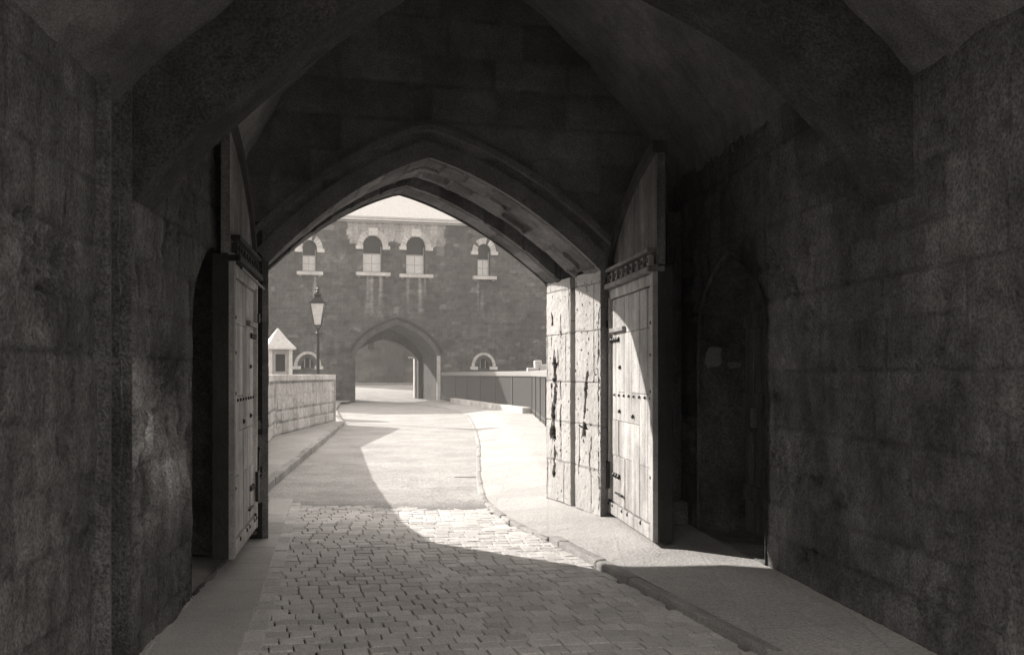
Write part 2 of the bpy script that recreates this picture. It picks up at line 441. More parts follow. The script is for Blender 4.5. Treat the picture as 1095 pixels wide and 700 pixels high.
# inner face of the cross wall (u in metres along, v height)
HO = pointed(0, W_, -.1, ZS, ZA, 24, XC*W_, flat=True)
Bc = Blocks(-2, 6, 0, 6, (.3, .4), (.5, .9), 21)
sc_ = rough_stone(Bc, .012, .016, .01, 6, jt=.7)
ud = (R0-L0).normalized()
def posc(u, v):
    p = L0+ud*u; return Vector((p.x, p.y, v)), NU
grid('cross_wall', M['vault'], GH, lin(-.9, W_+1.2, 150), lin(0, 6.3, 175), posc, sc_, [HO])
# voussoir ring and hood mould
def arcpts(off, n=40):
    P = pointed(0, W_, 0, ZS, ZA, n, XC*W_, flat=True, closed=False); Q = []
    for i, p in enumerate(P):
        a = P[max(i-1, 0)]; b = P[min(i+1, len(P)-1)]; dx, dz = b[0]-a[0], b[1]-a[1]; l = math.hypot(dx, dz)
        Q.append((p[0]-dz/l*off, p[1]+dx/l*off))
    return Q
def ringband(mb, o0, o1, d0, d1, tone=1.0, n=40, legs=None):
    A = arcpts(o0, n); Bq = arcpts(o1, n)
    vs = []
    for P, d in ((A, d0), (A, d1), (Bq, d1), (Bq, d0)):
        for u, z in P: vs.append(posc(u, z)[0]+NU*(d+.004*nz((u*7, z*7, d))))
    m = len(A); fs = []
    for i in range(m-1):
        for k in range(4): a = k*m; b = ((k+1) % 4)*m; fs.append((a+i, a+i+1, b+i+1, b+i))
    mb.add(vs, fs, tone)
mb = MB(); ringband(mb, .0, .17, -.02, .025, 1.0); mb.build('voussoirs', M['vault'], GH)
mb = MB(); ringband(mb, .27, .33, -.02, .07, 1.0); mb.build('hood_mould', M['vault'], GH)
# soffit with portcullis slot
def dist_slot(t, a, b, e=.012): return 1 if a < t < b else 0
AP = pointed(0, 1, 0, ZS, ZA, 60, XC, flat=True, closed=False)
AL = [0]
for i in range(1, len(AP)): AL.append(AL[-1]+math.hypot((AP[i][0]-AP[i-1][0])*W_, AP[i][1]-AP[i-1][1]))
Bs = Blocks(0, 6, 0, 2, (.42, .44), (.25, .4), 31, tv=.3)
mb = MB(); ts = lin(0, .46, 18)+[.461]+lin(.462, .70, 8)+[.701]+lin(.702, 1, 12)
for t in ts:
    for i, (x, z) in enumerate(AP):
        d, tn, k = Bs.q(AL[i], t*1.7); up = 0
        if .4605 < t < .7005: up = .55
        o = .012*fr((AL[i]*3, t*5, 2))-(.012 if d < .012 else 0)
        if t < .46 and (k % 131 in (6, 9, 12)) and d > .03 and .2 < t < .40: o += .05
        if t < .05: o += (.05-t)*.8
        if t > .93: o += (t-.93)*.5
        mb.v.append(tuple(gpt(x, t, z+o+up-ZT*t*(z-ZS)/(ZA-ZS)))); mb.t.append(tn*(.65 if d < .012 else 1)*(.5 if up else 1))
n = len(AP)
for j in range(len(ts)-1):
    for i in range(n-1): mb.f.append((j*n+i, j*n+i+1, (j+1)*n+i+1, (j+1)*n+i))
mb.build('arch_soffit', M['arch'], GH)

# right jamb: bright decayed stone with groove and cracks
JL = D.length; jd = Vector((D.x, D.y, 0)).normalized(); jn = Vector((-jd.y, jd.x, 0))  # towards the roadway
if jn.x > 0: jn = -jn
Bj = Blocks(-1, 3, .1, 3.4, (.44, .56), (.5, .9), 41, jit=.01, tv=.06)
CR = [([(1.43, .45), (1.40, .8), (1.45, 1.05), (1.38, 1.3), (1.42, 1.62), (1.41, 1.85)], .05, .08),
      ([(1.52, .85), (1.47, 1.2), (1.52, 1.45)], .03, .06), ([(1.22, 1.0), (1.18, 1.3), (1.22, 1.5)], .014, .04),
      ([(.46, .9), (.42, 1.3), (.37, 1.60)], .04, .07), ([(.30, .45), (.28, .8), (.26, .98)], .012, .035),
      ([(.05, .15), (.04, .6), (.06, 1.4), (.04, 2.3)], .010, .035), ([(1.2, 1.95), (1.18, 2.3)], .012, .03), ([(1.48, 2.2), (1.49, 2.32)], .02, .04), ([(1.52, 1.95), (1.52, 2.02)], .02, .04),
      ([(.62, .5), (.60, .72)], .012, .03), ([(1.55, .5), (1.30, 1.52), ], .006, .02), ([(.28, 1.0), (.62, 1.02)], .008, .02), ([(1.3, 1.7), (1.28, 1.9)], .01, .03)]
def jambf(u, v):
    d, t, k = Bj.q(u, v); o = .004*fr((u*4, v*4, 7))+.004*fr((u*14, v*14, 4)); o -= .012*max(0, 1-d/.009) if d < .009 else 0
    if d < .009: t *= .6
    uu = u+.035*nz((u*4, v*5, 2))+.015*nz((u*14, v*16, 5)); vv = v+.02*nz((u*9, v*9, 6))
    for P, w, dp in CR:
        q = nearest_open(uu, vv, P); ww = w*(.75+1.3*nz((u*5, v*6, 9))+1.4*nz((u*22, v*16, 1)))
        if q < ww: o -= dp*min(1, (1-q/ww)*4); t *= .10
    s = nz((u*26, v*26, 3))
    if s > .62: o -= .02; t *= .35
    if .43*JL < u < .52*JL: o = -.22; t = .14  # groove blackened in colour to stand for deep shade
    return o, t
def nearest_open(u, v, P):
    best = 9
    for i in range(len(P)-1):
        a, b = P[i], P[i+1]; dx, dy = b[0]-a[0], b[1]-a[1]; l = dx*dx+dy*dy
        if abs(v-(a[1]+b[1])/2) > abs(dy)/2+.15 or abs(u-(a[0]+b[0])/2) > abs(dx)/2+.15: continue
        t = max(0, min(1, ((u-a[0])*dx+(v-a[1])*dy)/l)); best = min(best, math.hypot(a[0]+t*dx-u, a[1]+t*dy-v))
    return best
def posj(u, v): return Vector((R0.x, R0.y, v))+jd*u, jn
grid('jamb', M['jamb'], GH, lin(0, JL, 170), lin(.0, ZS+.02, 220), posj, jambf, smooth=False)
def posjl(u, v): return Vector((L0.x, L0.y, v))+jd*u, -jn
Bj2 = Blocks(-1, 3, .1, 3.4, (.4, .56), (.5, .9), 43)
s2 = rough_stone(Bj2, seed=3)
def jl(u, v):
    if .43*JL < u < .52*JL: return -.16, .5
    return s2(u, v)
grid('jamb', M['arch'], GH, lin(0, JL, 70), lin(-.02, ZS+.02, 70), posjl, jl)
# outer face with the same opening, flanking walls and roof
Bo = Blocks(-8, 10, 0, 10, (.3, .42), (.4, .8), 51)
def poso(u, v):
    p = L0+D+ud*u; return Vector((p.x, p.y, v)), -NU
HO2 = [(a, b-ZT*max(0, b-ZS)/(ZA-ZS)) for a, b in HO]
grid('outer_wall', M['arch'], GH, lin(-5, W_+5, 134), lin(-.05, 8.6, 96), poso, rough_stone(Bo, seed=8), [HO2])
mb = MB()
mb.box((XR+2.6+.50, 7.0, 4.0), (5.15, 7.6, 8.2)); mb.box((XL-2.6-.48, 6.8, 4.0), (5.15, 7.2, 8.2)); 
mb.split('flank_wall', M['arch'], GH)
mb = MB(); mb.box((.7, 7.35, 7.65), (10, 8.0, 2.4)); mb.build('upper_storey', M['arch'], GH)
# small top filler between voussoirs of jamb and the slot
mb = MB(); mb.box((-1.42, 9.52, 1.55), (.12, .10, 3.1), rz=.2, tone=.5); mb.build('hinge_post', M['leafshade'], GH)

# --- gate leaves
def make_leaf(hinge, edge, width, side, label):
    """local frame: x from hinge to meeting edge, y = thickness (front face at y=0 facing the roadway), z up"""
    e = bpy.data.objects.new('gate_leaf', None); col.objects.link(e); e.parent = GH
    hv = Vector((hinge[0], hinge[1], 0)); dv = Vector((edge[0]-hinge[0], edge[1]-hinge[1], 0)); ang = math.atan2(dv.y, dv.x)
    e.matrix_parent_inverse = world_of(GH).inverted(); e.location = (hinge[0], hinge[1], .15); e.rotation_euler = (0, 0, ang)
    e['label'] = label
    s = side                                            # +1: thickness goes to +y local
    k = width/2.05
    top = [(0, 2.40), (.08, 2.55), (.2, 2.70), (.4, 2.88), (.7, 3.06), (1.05, 3.21), (1.4, 3.32), (1.75, 3.40), (2.05, 3.45)]
    def tz(x):
        x /= k
        for (a, b), (c, d) in zip(top, top[1:]):
            if x <= c: return b+(d-b)*(x-a)/(c-a)
        return top[-1][1]
    # upper boards
    mb = MB(); n = 9
    for i in range(n):
        x0, x1 = i*width/n+.003, (i+1)*width/n-.003; f0, f1 = .03*s, .10*s
        vs = [(x0, f0, 2.40), (x1, f0, 2.40), (x1, f0, tz(x1)), (x0, f0, tz(x0)), (x0, f1, 2.40), (x1, f1, 2.40), (x1, f1, tz(x1)), (x0, f1, tz(x0))]
        if tz(x0) > 2.42: mb.add(vs, [(0,1,2,3),(7,6,5,4),(0,4,5,1),(1,5,6,2),(2,6,7,3),(3,7,4,0)], random.uniform(.75, 1.15))
    mb.build('upper_boards', M['greyoak'], e, local=True)
    mb = MB(); xs = lin(0, width, 16)                      # curved head rail
    for a, b in zip(xs, xs[1:]):
        w = .085
        vs = []
        for yy in (-.01*s, .12*s):
            vs += [(a, yy, tz(a)-w), (b, yy, tz(b)-w), (b, yy, tz(b)+.02), (a, yy, tz(a)+.02)]
        mb.add(vs, [(0,1,2,3),(7,6,5,4),(0,4,5,1),(3,2,6,7),(0,3,7,4),(1,5,6,2)], .9)
    mb.build('head_rail', M['leafshade'], e, local=True)
    # lower cladding: boards broken by cross joints
    mb = MB(); cols = [.11, .20, .52, .80, 1.12, 1.44, 1.74, 1.93]
    rnd = random.Random(5)
    for a, b in zip(cols, cols[1:]):
        cuts = [.13]+sorted(rnd.sample([.62, .98, 1.27, 1.62, 1.86], 3))+[2.22]
        if b < .3: cuts = [.13, 2.22]
        for c, d in zip(cuts, cuts[1:]):
            mb.box(((a+b)/2*k, .045*s+rnd.uniform(-.004, .004), (c+d)/2), ((b-a)*k-.004, .05, d-c-.004), bev=.005, tone=rnd.uniform(.88, 1.12))
    mb.build('cladding', M['leaf'], e, local=True)
    mb = MB(); mb.box((width/2, .105*s, 1.2), (width-.002, .13, 2.39), bev=.01, tone=.6); mb.build('backing', M['leafshade'], e, local=True)
    mb = MB()                                             # frame
    mb.box((.055*k, .02*s, 1.20), (.10*k, .05, 2.40), bev=.01, tone=1.15); mb.box((1.985*k, .02*s, 1.20), (.11*k, .05, 2.40), bev=.01, tone=.95)
    mb.box((width/2, .052*s, .06), (width-.21*k, .10, .12), bev=.01); mb.box((width/2, .052*s, 2.28), (width-.21*k, .10, .10), bev=.01)
    mb.box((.155*k, .008*s, 1.20), (.028*k, .04, 2.1), bev=.004, tone=1.2)
    mb.box((.54*k, .005*s, 1.90), (.62*k, .05, .045), bev=.008, tone=.7)
    mb.split('frame_rail', M['leaf'], e, local=True)
    mb = MB()                                             # carved band with row of lozenges under the head
    mb.box((width/2, .02*s, 2.36), (width+.02, .15, .05), bev=.012, tone=.5)
    mb.box((width/2, .02*s, 2.53), (width-.1, .13, .035), bev=.008, tone=.45)
    for i in range(9):
        x = (.12+i*.225)*k; z = 2.445
        mb.box((x, .0, z), (.10, .05, .10), bev=.02, tone=.7); mb.box((x, -.01*s, z), (.045, .05, .045), bev=.01, tone=.15)
    mb.build('carved_band', M['leafshade'] if side < 0 else M['leaf'], e, local=True)
    mb = MB()
    def stud(x, z, r=.022):
        mb.lathe((0, 0, 0), [(r, 0), (r*.9, r*.5), (r*.4, r*.9)], 8)
        for q in range(len(mb.v)-24, len(mb.v)): X, Y, Z = mb.v[q]; mb.v[q] = (x*k+X, .012*s-Z*s, z+Y)
    for x in (.20, .31, .42, .53): stud(x+.02, 1.80, .028)
    for z in (2.08, 1.93, 1.75, 1.57, 1.42): stud(.13, z, .026)
    for z in (1.9, 1.62, 1.30, .55): stud(1.95, z, .026)
    for x in (.24, .36, .48): stud(x+.1, .42, .028)
    for x in (.1, .3, .75, 1.0, 1.55): stud(x, .10, .024)
    for z in (.14, .34, .55, 1.05): stud(.13, z, .022)
    for (x, z) in ((.62, 1.52), (.60, 1.08), (1.2, 1.05)): stud(x, z, .022)
    for x in lin(.35, 1.9, 7): stud(x, 1.24, .016)
    mb.split('stud', M['iron'], e, local=True)
    mb = MB()
    mb.box((.05*k, -.012*s, .62), (.06, .03, .22), bev=.006); mb.box((.12*k, -.012*s, .40), (.12, .03, .28), bev=.006); mb.box((.02*k, -.012*s, .74), (.05, .04, .05), bev=.006)
    mb.box((.62*k, -.002*s, .25), (.30, .02, .018), bev=.003)
    mb.box((.05*k, -.012*s, 1.98), (.1, .03, .08), bev=.006)
    mb.split('iron_fitting', M['iron'], e, local=True)
    return e
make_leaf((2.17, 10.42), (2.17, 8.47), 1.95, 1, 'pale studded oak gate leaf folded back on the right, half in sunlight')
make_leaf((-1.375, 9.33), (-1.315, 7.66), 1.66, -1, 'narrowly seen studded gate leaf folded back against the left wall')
# iron stay on the left leaf
mb = MB(); mb.tube((-1.27, 7.75, 2.44), (-1.30, 9.2, 2.40), .012, n=8); mb.split('stay_bar', M['iron'], GH)

# ================================================================== GROUND
def strip(name, mat, ys, xa, xb, zf, nx, label=None, disp=.0, tonef=None):
    mb = MB()
    for y in ys:
        a, b = xa(y), xb(y)
        for i in range(nx+1):
            x = a+(b-a)*i/nx; mb.v.append((x, y, zf(x, y)+(disp*fr((x*2, y*2, 1)) if disp else 0))); mb.t.append(tonef(x, y) if tonef else 1)
    for j in range(len(ys)-1):
        for i in range(nx): a = j*(nx+1)+i; mb.f.append((a, a+1, a+nx+2, a+nx+1))
    o = mb.build(name, mat, None, True); tag(o, label, kind='structure'); return o
def interp(tab):
    def f(y):
        if y <= tab[0][0]: return tab[0][1]
        for (a, b), (c, d) in zip(tab, tab[1:]):
            if y <= c: t = (y-a)/(c-a); return b+(d-b)*t
        return tab[-1][1]
    return f
def smoothed(f, w=1.0): return lambda y: sum(f(y+w*k/4)*q for k, q in ((-4, 1), (-2, 2), (0, 3), (2, 2), (4, 1)))/9
kR = interp([(3, 2.46), (6.29, 1.92), (9.33, 1.42), (10.5, 1.17), (11.5, 1.03), (12.9, 1.0), (16.8, 1.28), (22, 1.7), (28, 2.08), (37, 2.5), (41, 2.5), (45, 2.2), (50, 1.5), (53, .6)])
kRs = lambda y: kR(y) if y < 9.4 else smoothed(kR, min(1.2, (y-9.3)*.5))(y)
kL = interp([(12.0, -1.83), (30.5, -1.83), (34, -2.15), (42, -2.85), (50, -3.2), (56, -3.4)])
rW = interp([(3, 2.95), (10.6, 2.95), (12.2, 2.6), (18, 3.45), (28, 4.25), (37, 5.05), (52, 3.0), (55.5, 2.6)])
def prof(y): return 0 if y < 57 else min(.75, (y-57)*.045)
o = MB(); o.box((0, 60, -.56), (900, 900, 1.0)); gr = o.build('ground', M['ground']); tag(gr, kind='structure')
# roadway of macadam
def zr(x, y):
    if y < 10.9: return -.022
    e = 12.9+1.5*nz((x*.8, y*.3, 3))+.5*nz((x*2.5, y*1.2, 8)); t = max(0, min(1, (y-10.9)/(e-10.9)))
    return -.022+.026*t*t*(3-2*t)+.002*fr((x*3, y*3, 0))+prof(y)+ (.004 if y > 12 else 0)
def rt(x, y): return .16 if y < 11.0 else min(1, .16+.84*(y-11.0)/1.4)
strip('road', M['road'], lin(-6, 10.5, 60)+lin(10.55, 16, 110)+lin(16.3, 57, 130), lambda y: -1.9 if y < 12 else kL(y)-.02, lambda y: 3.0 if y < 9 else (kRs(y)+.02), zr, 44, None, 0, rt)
strip('yard', M['road'], lin(56.5, 100, 60), lambda y: -14, lambda y: 14, lambda x, y: prof(y)+.001, 10)
# setts
mb = MB(); rot = math.atan2(.155, 1); ca, sa = math.cos(rot), math.sin(rot)
def w2(u, v): return (u*ca-v*sa+1.15, u*sa+v*ca+.0)
rnd = random.Random(3); v = 2.6
gut = interp([(3, -.80), (6.8, -1.01), (8.15, -1.11), (9.5, -1.21), (12.5, -1.4)])
while v < 13.6:
    h = rnd.uniform(.132, .156); u = -4+rnd.uniform(-.02, .02)+.05*math.sin(v*1.7)
    slope = rnd.uniform(-.004, .004)
    while u < 3.2:
        w = rnd.uniform(.146, .162) if rnd.random() > .05 else rnd.uniform(.19, .24)
        cx, cy = w2(u+w/2, v+h/2)
        lim = 13.1+1.3*nz((cx*.9, 2.2, 5))+rnd.uniform(-.5, .4)
        if gut(cy)+.05 < cx < kR(cy)+.03 and cy < lim:
            dz = rnd.uniform(-.002, .002)+.008*nz((cx*1.1, cy*1.1, 3)); gap = rnd.uniform(.006, .013)
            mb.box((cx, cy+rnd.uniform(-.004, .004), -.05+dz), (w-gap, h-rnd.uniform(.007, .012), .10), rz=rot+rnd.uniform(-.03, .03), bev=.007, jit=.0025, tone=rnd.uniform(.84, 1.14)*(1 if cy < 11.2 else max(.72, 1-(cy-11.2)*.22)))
        u += w
    v += h
# longitudinal gutter setts along the left edge
y = 3.0
while y < 12.2:
    l = rnd.uniform(.2, .3)
    for q in range(1):
        x = gut(y+l/2)+.062
        mb.box((x, y+l/2, -.045+rnd.uniform(-.002, .002)), (.135, l-.010, .10), rz=.075, bev=.012, jit=.004, tone=rnd.uniform(.85, 1.1))
    y += l
so = mb.build('setts', M['sett']); tag(so, kind='structure')
# left inner paving slabs
mb = MB(); y = 2.5
while y < 11.6:
    l = rnd.uniform(.55, .85)
    for (a, b) in ((.0, .5), (.5, 1.0)):
        x0 = -1.95; x1 = gut(y+l/2)+.002; xa = x0+(x1-x0)*a; xb = x0+(x1-x0)*b
        mb.box(((xa+xb)/2, y+l/2+(.2 if a else 0), -.04+rnd.uniform(-.002, .002)+.015), (xb-xa-.006, l-.006, .08), rz=.075, bev=.006, jit=.002, tone=rnd.uniform(.92, 1.08))
    y += l
sl_ = mb.build('footway_slabs', M['slab']); tag(sl_, kind='structure')
strip('footway_bed', M['slab'], lin(2.5, 12, 60), lambda y: -2.2, lambda y: gut(y)-.01, lambda x, y: .009, 6)
# right pavement
def zp(x, y):
    d = x-kRs(y)
    if y < 9.2: return .053+.067*min(1, max(0, d-.1)/.7)+.003*fr((x*1.5, y*1.5, 2))
    a = min(1, (y-9.2)/.9)
    return (1-a)*(.053+.067*min(1, max(0, d-.1)/.7))+a*(.010+min(.11, max(0, d)*.11)*1.0) + (.004*fr((x*1.5, y*1.5, 2)))
def pt(x, y): 
    return 1+.06*fr((x*.8, y*.8, 5))
strip('pavement', M['pave'], lin(2.5, 9.2, 60)+lin(9.25, 14, 80)+lin(14.2, 55.8, 140), lambda y: kRs(y)+(.09 if y < 9.25 else 0.0), rW, zp, 30, None, 0, pt)
# left outer pavement
pW = interp([(11.2, -2.6), (13, -2.35), (23.5, -3.25), (31, -2.35), (33, -3.6), (56, -6)])
strip('pavement', M['pave'], lin(11.6, 56.2, 140), lambda y: pW(y)-.3, lambda y: kL(y)-.07, lambda x, y: .12, 8)
strip('pavement', M['pave'], lin(52.2, 57.5, 10), lambda y: -12, lambda y: -2.9, lambda x, y: .124, 8)
# kerbs: separate stones in one run
def kerb_run(name, pts, w, h, l0, l1, mat, z0=0.0, seed=1):
    mb = MB(); rn = random.Random(seed); dist = 0
    for (a, b) in zip(pts, pts[1:]):
        A, B = Vector(a), Vector(b); L = (B-A).length; d = (B-A)/L; p = 0
        ang = math.atan2(d.y, d.x)
        while p < L:
            l = min(rn.uniform(l0, l1), L-p); c = A+d*(p+l/2)
            if l > .03: mb.box((c.x, c.y, z0+h/2-.1+rn.uniform(-.005, .005)), (l-.008, w, h+.2), rz=ang+rn.uniform(-.01, .01), bev=.022, jit=.006, tone=rn.uniform(.85, 1.1))
            p += l
    o = mb.build(name, mat); tag(o, kind='structure'); return o
kerb_run('kerb', [(kR(y)+.05, y) for y in (2.6, 4, 6.29, 7.5, 9.40)], .11, .056, .6, 1.0, M['kerb'])
kerb_run('kerb', [(kL(y)-.05, y) for y in (12.0, 18, 24, 30.5, 32, 34, 42, 50, 55)], .13, .125, .7, 1.1, M['kerb'], seed=2)
kerb_run('kerb', [(kRs(y)+.02, y) for y in lin(9.42, 12.9, 9)+[15, 16.8, 22, 28, 33, 37, 40, 42, 44, 46, 48, 50, 52]], .08, .030, .9, 1.3, M['kerb'], seed=4)
# small cast drain bar across the kerb line
mb = MB(); mb.box((1.08, 15.2, .006), (.55, .07, .012), rz=.05); tag(mb.build('drain_channel', M['iron']), kind='structure')

# ================================================================== LEFT PARAPET WALL
PW = empty('parapet_wall', (-2.9, 24, 0), 'low whitish ashlar parapet wall with flat coping left of the road', 'wall')
PP = [(-2.02, 11.35), (-2.30, 12.6), (-2.75, 17), (-3.2, 23.5), (-2.32, 31.0)]
def wallrun(a, b, seed, parent, ztop=1.44, th=.34, nu=None):
    A, B = Vector((*a, 0)), Vector((*b, 0)); L = (B-A).length; d = (B-A)/L; n = Vector((d.y, -d.x, 0))
    Bk = Blocks(-.3, L+.3, .12, ztop+.3, (.27, .36), (.4, .75), seed, tv=.12)
    f = rough_stone(Bk, .03, .022, .014, seed, jt=.28, wear=.12)
    grid('wall', M['parapet'], parent, lin(0, L, int(L/.045)), lin(.0, ztop, 34), lambda u, v: (A+d*u+Vector((0, 0, v))+n*th/2, n), f)
    mb = MB(); c = (A+B)/2-n*.02; mb.box((c.x, c.y, ztop/2), (L-.02, th-.06, ztop), rz=math.atan2(d.y, d.x)); mb.build('wall_core', M['parapet'], parent)
    mb = MB(); p = 0; rn = random.Random(seed)
    while p < L:
        l = min(rn.uniform(.8, 1.2), L-p); c = A+d*(p+l/2); mb.box((c.x, c.y, ztop+.075), (l-.01, th+.12, .15), rz=math.atan2(d.y, d.x), bev=.02, jit=.006, tone=rn.uniform(.95, 1.15)); p += l
    mb.build('coping', M['parapet'], parent)
for i, (a, b) in enumerate(zip(PP, PP[1:])): wallrun(a, b, 60+i, PW)
mb = MB(); mb.box((-2.30, 31.06, .72), (.40, .16, 1.44), rz=.1, bev=.02); mb.build('end_stone', M['parapet'], PW)

# ================================================================== STREET LAMP
lx, ly = -2.83, 33.0
SL = empty('street_lamp', (lx, ly, 0), 'tall iron gas lamp with tapered glass lantern behind the whitish parapet end', 'street lamp')
mb = MB(); mb.lathe((lx, ly, 0), [(.16, 0), (.16, .25), (.11, .32), (.10, .8), (.065, .9), (.05, 2.9), (.075, 2.93), (.075, 2.98), (.045, 3.02), (.03, 3.18)], 12)
mb.tube((lx-.24, ly, 2.96), (lx+.24, ly, 2.96), .015); mb.build('post', M['iron'], SL)
mb = MB(); zb, zt = 3.24, 3.98; wb, wt = .11, .235
for sx in (-1, 1):
    for sy in (-1, 1): mb.tube((lx+sx*wb, ly+sy*wb, zb), (lx+sx*wt, ly+sy*wt, zt), .014, n=6)
for s_, z, w in ((0, zb, wb), (0, zt, wt)):
    for sx in (-1, 1): mb.tube((lx+sx*w, ly-w, z), (lx+sx*w, ly+w, z), .016, n=6); mb.tube((lx-w, ly+sx*w, z), (lx+w, ly+sx*w, z), .016, n=6)
for sx in (-1, 1):
    mb.tube((lx, ly, 3.05), (lx+sx*wb, ly-wb, zb), .012, n=6); mb.tube((lx, ly, 3.05), (lx+sx*wb, ly+wb, zb), .012, n=6)
lant = mb.build('lantern', M['iron'], SL)
mb = MB(); mb.box((lx, ly, zt+.02), (.58, .58, .035), bev=.01); mb.lathe((lx, ly, zt+.03), [(.36, 0), (.22, .12), (.15, .16), (.15, .24), (.19, .25), (.06, .33)], 4); mb.build('lantern_roof', M['iron'], SL)
mb = MB(); mb.lathe((lx, ly, zt+.34), [(.03, 0), (.07, .05), (.03, .1), (.055, .14), (.02, .2), (.01, .34)], 10)
mb.tube((lx-.10, ly, zt+.46), (lx+.10, ly, zt+.46), .014, n=6); mb.build('finial', M['iron'], SL)
mb = MB()
vs = [(lx+sx*w, ly+sy*w, z) for (w, z) in ((wb-.008, zb), (wt-.01, zt)) for sx, sy in ((-1, -1), (1, -1), (1, 1), (-1, 1))]
mb.add(vs, [(0,1,5,4),(1,2,6,5),(2,3,7,6),(3,0,4,7),(0,3,2,1),(4,5,6,7)]); gl = mb.build('glass', M['lantern'], SL)

# ================================================================== SENTRY BOX
sx_, sy_ = -4.62, 36.5
SB = empty('sentry_box', (sx_, sy_, 0), 'small pale hut with pyramid roof and dark window behind the parapet', 'sentry box', rz=.35)
mb = MB()
for (x, y, w, d) in ((-.38, -.38, .14, .14), (.38, -.38, .14, .14), (.38, .38, .14, .14), (-.38, .38, .14, .14)): mb.box((x, y, 1.25), (w, d, 2.5), bev=.015)
mb.split('corner_post', M['pale'], SB, local=True)
mb = MB()
for a in range(4):
    ca_, sa_ = math.cos(a*math.pi/2), math.sin(a*math.pi/2)
    for (x, z, w, h) in ((0, .85, .64, 1.7), (0, 2.42, .64, .16), (-.25, 2.02, .14, .66), (.25, 2.02, .14, .66)):
        mb.box((x*ca_+.38*sa_, x*sa_-.38*ca_, z), (w, .06, h), rz=a*math.pi/2, tone=.55)
mb.build('wall', M['pale'], SB, local=True)
mb = MB(); mb.box((0, -.37, 2.03), (.36, .02, .64)); mb.box((.37, 0, 2.03), (.02, .36, .64)); mb.split('window', M['glass'], SB, local=True)
mb = MB(); mb.box((0, 0, 2.54), (1.14, 1.14, .06), bev=.01); mb.lathe((0, 0, 2.57), [(.80, 0), (.42, .33), (.02, .74)], 4); mb.build('roof', M['roof'], SB, local=True)

# ================================================================== FAR GATEHOUSE
AF = math.atan(.25)
FG = empty('far_gatehouse', (0, 56, 0), 'dark stone gatehouse at the end of the road with arched gateway and white-silled windows', 'gatehouse', rz=AF)
def fx(px): X = (px-430)*56/(F-.25*(px-430)); return X
def FP(px, py): X = fx(px); Y = 56+.25*X; return X/math.cos(AF), EYE+(400-py)*Y/F
def arched(x0, x1, z0, zs, za, n=10):
    P = [(x0, z0)]; c = (x0+x1)/2; r = (x1-x0)/2
    for i in range(n+1): a = math.pi-math.pi*i/n; P.append((c+r*math.cos(a), zs+(za-zs)*math.sin(a)))
    P.append((x1, z0)); return P
ax0, _ = FP(380, 400); ax1, _ = FP(467, 400); _, aza = FP(425, 347); _, azs = FP(425, 380); axc, _ = FP(425, 400)
GA = pointed(ax0, ax1, -.1, azs, aza, 20, axc, flat=2)
WIN = []  # (cx, half width, sill z, spring z, top z, big?)
for (px, w, ys, ysp, yt, big) in ((331, 15, 290, 266, 257, 0), (398.5, 21, 291, 263, 252, 1), (444.5, 21, 293, 264, 253, 1), (517.5, 14.5, 295, 269, 261, 0)):
    c, _ = FP(px, 0); h = w/2*56/F; _, z0 = FP(px, ys); _, zs = FP(px, ysp); _, zt_ = FP(px, yt)
    WIN.append((c, h, z0, zs, zt_, big, px))
LUN = []
for (px, w, yb, yt) in ((329, 13, 393, 382), (517, 12, 393.5, 383)):
    c, _ = FP(px, 0); h = w/2*56/F; _, z0 = FP(px, yb); _, zt_ = FP(px, yt); LUN.append((c, h, z0, zt_))
holes = [GA]+[arched(c-h, c+h, z0, zs, zt_) for c, h, z0, zs, zt_, b, p in WIN]+[arched(c-h, c+h, z0, z0+.1, zt_) for c, h, z0, zt_ in LUN]
ZE = FP(436, 236)[1]
Bf = Blocks(-16, 16, 0, 12, (.16, .26), (.22, .55), 71, jit=.06, tv=.2)
f0, f1 = FP(372, 0)[0], FP(476, 0)[0]; zf = FP(424, 262)[1]
def facf(u, v):
    d, t, k = Bf.q(u, v); o = .02*fr((u*1.3, v*1.3, 3))-(.02 if d < .03 else 0)
    r = (k*2654435761 % 1000)/1000
    tone = t*(1.22 if d < .025 else 1)
    if r > .95: tone *= 1.65
    if r < .06: tone *= .7
    tone *= 1+.25*fr((u*.35, v*.35, 9))
    # dressed pale masonry over the middle windows, ragged lower edge
    e = zf+.12*nz((u*1.4, 0, 2))+(.45*max(0, nz((u*.9+3, 0, 7))))
    if f0+.3*nz((0, v*1.5, 1)) < u < f1+.15*nz((0, v*1.5, 4)) and v > e:
        tone = 5.2*(1+.4*fr((u*1.6, v*.5, 4)))*(.8 if d < .03 else 1)
        if u > f1-.5: tone *= .9
    if v > zf-.5 and f1-.55 < u < f1-.05: tone = max(tone, 2.5)
    # water stains below the sills
    for c, h, z0, zs, zt_, b, p in WIN:
        if z0-2.6 < v < z0 and abs(u-c) < h*1.1:
            s = nz((u*5, p, v*.25))+.15*(1 if b else -.9); s = max(0, s)*(1-(z0-v)/2.6); tone *= 1+s*7
    if v < 1.3: tone *= 1+.35*max(0, fr((u*.8, v*1.5, 12)))
    if v > ZE-3 and u < f0: tone *= 1+.35*max(0, fr((u*.9, v*.8, 15))+.2)
    return o, max(.5, tone)
grid('wall', M['facade'], FG, lin(-15, 15, 330), lin(-.1, ZE, 116), lambda u, v: (Vector((u*math.cos(AF), 56+u*math.sin(AF), v)), Vector((math.sin(AF), -math.cos(AF), 0))), facf, holes)
def fl(mb_func, name, mat, parent=FG): 
    mb = MB(); mb_func(mb); return mb.build(name, mat, parent, local=True)
def c_(mb):
    mb.box((0, -.06, ZE-.03), (30.4, .42, .10), bev=.02, tone=1.3); mb.box((0, -.02, ZE-.14), (30.2, .26, .07), tone=.8)
mb = MB(); c_(mb); mb.split('cornice', M['pale'], FG, local=True)
